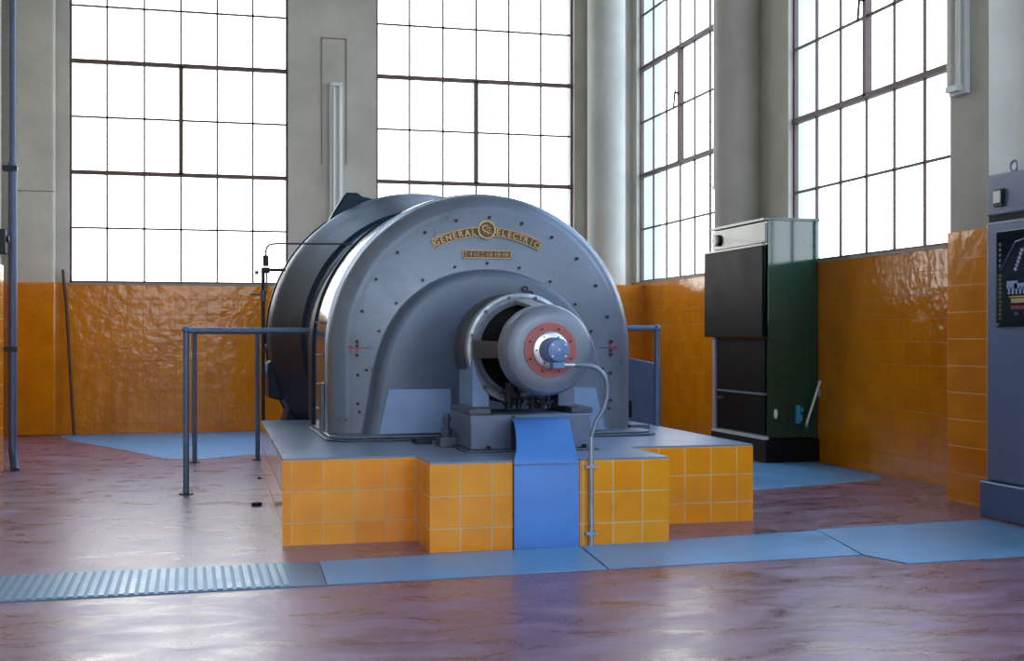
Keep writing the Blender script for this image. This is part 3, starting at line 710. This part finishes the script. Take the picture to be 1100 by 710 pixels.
ye = MB(); flat(ye, 6.1, 1.315, .38, .013); flat(ye, 6.1, 1.338, .40, .004); ye.build('yellow_band', M['yellow'], scr)
rd = MB(); flat(rd, 6.1, 1.275, .38, .010); rd.build('red_band', M['printred'], scr)
ds = MB()
for k in range(7): flat(ds, 6.43-.09*k, 1.238, .02, .010)
ds.build('dial_marks', M['dimblue'], scr)
for yy in (6.625-.02, 5.52): MB().cyl((CX-.012, yy, 1.175), (CX-.018, yy, 1.175), .007, n=10).build('panel_screw', M['steel'], scr)
for k, yy in enumerate((6.60, 6.27, 5.94, 5.61)):
    sw = MB().box(CX-.02, CX+.002, yy-.045, yy+.04, 1.885, 1.99).build('switch', M['dark'], bc, bevel=.003)
    MB().box(CX-.03, CX-.019, yy-.030, yy+.030, 1.905, 1.978).build('switch_plate', M['cream'], sw, bevel=.003)
for yy in (6.55, 5.55):
    eb = MB(); b_ = len(eb.v)
    eb.tube([(CX+.06, yy+.032*math.cos(a), 2.125+.032*math.sin(a)) for a in [i*2*PI/24 for i in range(25)]], .008, 8)
    eb.cyl((CX+.06, yy, 2.083), (CX+.06, yy, 2.098), .02, n=14); eb.build('eye_bolt', M['conduit'], bc)

# ---------------------------------------------------------------- left edge: downpipe, box, leaning rod
dp = empty('downpipe', (-1.44, 11.16, 0), 'blue-grey vertical pipe standing at the left tiled pier', 'pipe')
MB().tube([(-1.40, 11.02, .0), (-1.415, 11.10, .06), (-1.432, 11.14, .16), (-1.436, 11.15, .3), (-1.436, 11.15, 2.55)], .036, 18).build('lower_pipe', M['pipe'], dp)
MB().tube([(-1.436, 11.15, 2.5), (-1.436, 11.15, CZ-.01)], .026, 16).build('upper_pipe', M['pipe'], dp)
for z in (1.0, 2.5): MB().box(-1.51, -1.395, 11.10, 11.19, z-.02, z+.02).build('pipe_bracket', M['dark'], dp)
tag(MB().box(-1.515, -1.46, 10.92, 11.07, 1.78, 1.98).cyl((-1.46, 10.99, 1.9), (-1.44, 10.99, 1.9), .03, n=14).build('junction_box', M['dark'], bevel=.008), 'small dark junction box on the left pier above the tiles', 'box')
tag(MB().tube([(-1.395, BY-.045, 1.86), (-1.36, BY-.06, 1.5), (-1.31, BY-.10, .7), (-1.265, BY-.16, .0)], .017, 10).build('leaning_rod', M['wood']), 'thin dark brown rod leaning on the tiles below the corner of the left window', 'rod')
tag(MB().prism([(.385, 8.33), (.43, 8.325), (.452, 8.36), (.43, 8.385), (.395, 8.38), (.38, 8.36)], 0, .022).build('rubber_scrap', M['rubber'], bevel=.006), 'tiny black scrap lying on the floor left of the plinth', 'scrap')

# ---------------------------------------------------------------- floor plates
def fplate(pts, lab, m, name='floor_plate', t=.006, cat='floor plate'):
    return tag(MB().prism(pts, 0, t).build(name, m, bevel=.002), lab, cat)
gt = empty('floor_grating', (-.8, 5.86, 0), 'ribbed pale blue steel channel cover crossing the floor at the front left', 'grating')
MB().prism([(-2.0, 5.53), (.58, 5.59), (.60, 6.17), (-2.0, 6.15)], 0, .005).build('grating_base', mat('grate_gap', (88, 126, 150), .45, .2), gt)
rb = MB(); x = -1.98
while x < .42:
    k_ = (x+2)/2.58; rb.box(x, x+.024, 5.545+.06*k_, 6.14+.02*k_, .005, .009); x += .041
rb.build('ribs', M['grate'], gt)
fplate([(.585, 5.59), (1.905, 5.645), (1.97, 6.28), (.605, 6.17)], 'smooth blue floor plate in front of the plinth step and blue guard', M['floorplate'])
fplate([(1.915, 5.645), (3.27, 5.69), (3.42, 6.38), (3.43, 6.46), (1.98, 6.285)], 'smooth blue floor plate right of the diagonal joint by the conduit foot', M['floorplate'])
fplate([(3.28, 5.69), (3.36, 5.42), (4.60, 5.49), (4.60, 6.60), (3.44, 6.49), (3.43, 6.38)], 'wide blue floor plate in front of the slate blue cabinet', M['floorplate'])
fplate([(-1.45, 14.8), (-1.18, 13.87), (-.60, 12.7), (-.24, 11.76), (.10, 11.62), (.52, 11.95), (.80, 12.2), (.80, 14.8)], 'blue floor covering below the left back window', M['floorplate'], t=.004)
fplate([(3.60, 8.25), (4.0, 8.32), (5.15, 8.64), (5.30, 9.0), (5.30, 10.05), (3.75, 10.05), (3.72, 9.0)], 'blue floor covering in front of the green cabinet', M['floorplate'], t=.004)

# ---------------------------------------------------------------- camera
cam = bpy.data.cameras.new('camera'); co = bpy.data.objects.new('camera', cam); COL.objects.link(co)
cam.sensor_width = 36; cam.lens = 36*1350/1100; cam.shift_y = 7/1100; cam.clip_end = 300
co.location = (0, 0, 1.1); co.rotation_euler = (PI/2, 0, -math.atan(345/1350)); sc.camera = co

# ---------------------------------------------------------------- sky and portals
w = bpy.data.worlds.new('sky'); sc.world = w; w.use_nodes = True
N = w.node_tree.nodes; Lk = w.node_tree.links; bgn = N['Background']
tc = N.new('ShaderNodeTexCoord'); sx = N.new('ShaderNodeSeparateXYZ'); Lk.new(tc.outputs['Generated'], sx.inputs[0])
r1 = N.new('ShaderNodeValToRGB')
e = r1.color_ramp.elements; e[0].position = .0; e[0].color = (.45, .45, .45, 1); e[1].position = 1; e[1].color = (.42, .62, 1.0, 1)
q = e.new(.02); q.color = (1.0, .98, .94, 1); q = e.new(.27); q.color = (1, .99, .97, 1); q = e.new(.42); q.color = (.62, .78, 1.05, 1)
Lk.new(sx.outputs[2], r1.inputs[0])
mr = N.new('ShaderNodeMapRange'); mr.inputs['From Min'].default_value = -.6; mr.inputs['From Max'].default_value = .6
Lk.new(sx.outputs[1], mr.inputs['Value'])
mx = N.new('ShaderNodeMix'); mx.data_type = 'RGBA'; mx.blend_type = 'MIX'
Lk.new(mr.outputs[0], mx.inputs[0]); mx.inputs[6].default_value = (.88, .98, 1.14, 1); mx.inputs[7].default_value = (1, 1, 1, 1)
m2 = N.new('ShaderNodeMix'); m2.data_type = 'RGBA'; m2.blend_type = 'MULTIPLY'; m2.inputs[0].default_value = 1
Lk.new(r1.outputs[0], m2.inputs[6]); Lk.new(mx.outputs[2], m2.inputs[7]); Lk.new(m2.outputs[2], bgn.inputs[0])
bgn.inputs[1].default_value = 5.0
def portal(loc, rot, sx_, sy_):
    l = bpy.data.lights.new('window_portal', 'AREA'); l.shape = 'RECTANGLE'; l.size = sx_; l.size_y = sy_; l.cycles.is_portal = True
    o = bpy.data.objects.new('window_portal', l); o.location = loc; o.rotation_euler = rot; COL.objects.link(o)
for a, b_ in back_w: portal(((a+b_)/2, BY+.3, (SB+TOPB)/2), (PI/2, 0, PI), b_-a, TOPB-SB)
for a, b_ in front_w: portal(((a+b_)/2, FY-.3, 4.05), (PI/2, 0, 0), b_-a, 5.7)
for k_, (a, b_) in enumerate(side_w):
    portal((RX+.3, (a+b_)/2, (SR+TOPR)/2), (PI/2, 0, PI/2), b_-a, TOPR-SR)

for o in bpy.data.objects:
    if '_w' in o: del o['_w']
sc.cycles.use_denoising = True
sc.cycles.max_bounces = 10; sc.cycles.diffuse_bounces = 5
sc.view_settings.view_transform = 'Standard'; sc.view_settings.look = 'None'; sc.view_settings.gamma = 1; sc.view_settings.use_curve_mapping = False
sc.view_settings.exposure = 0.28
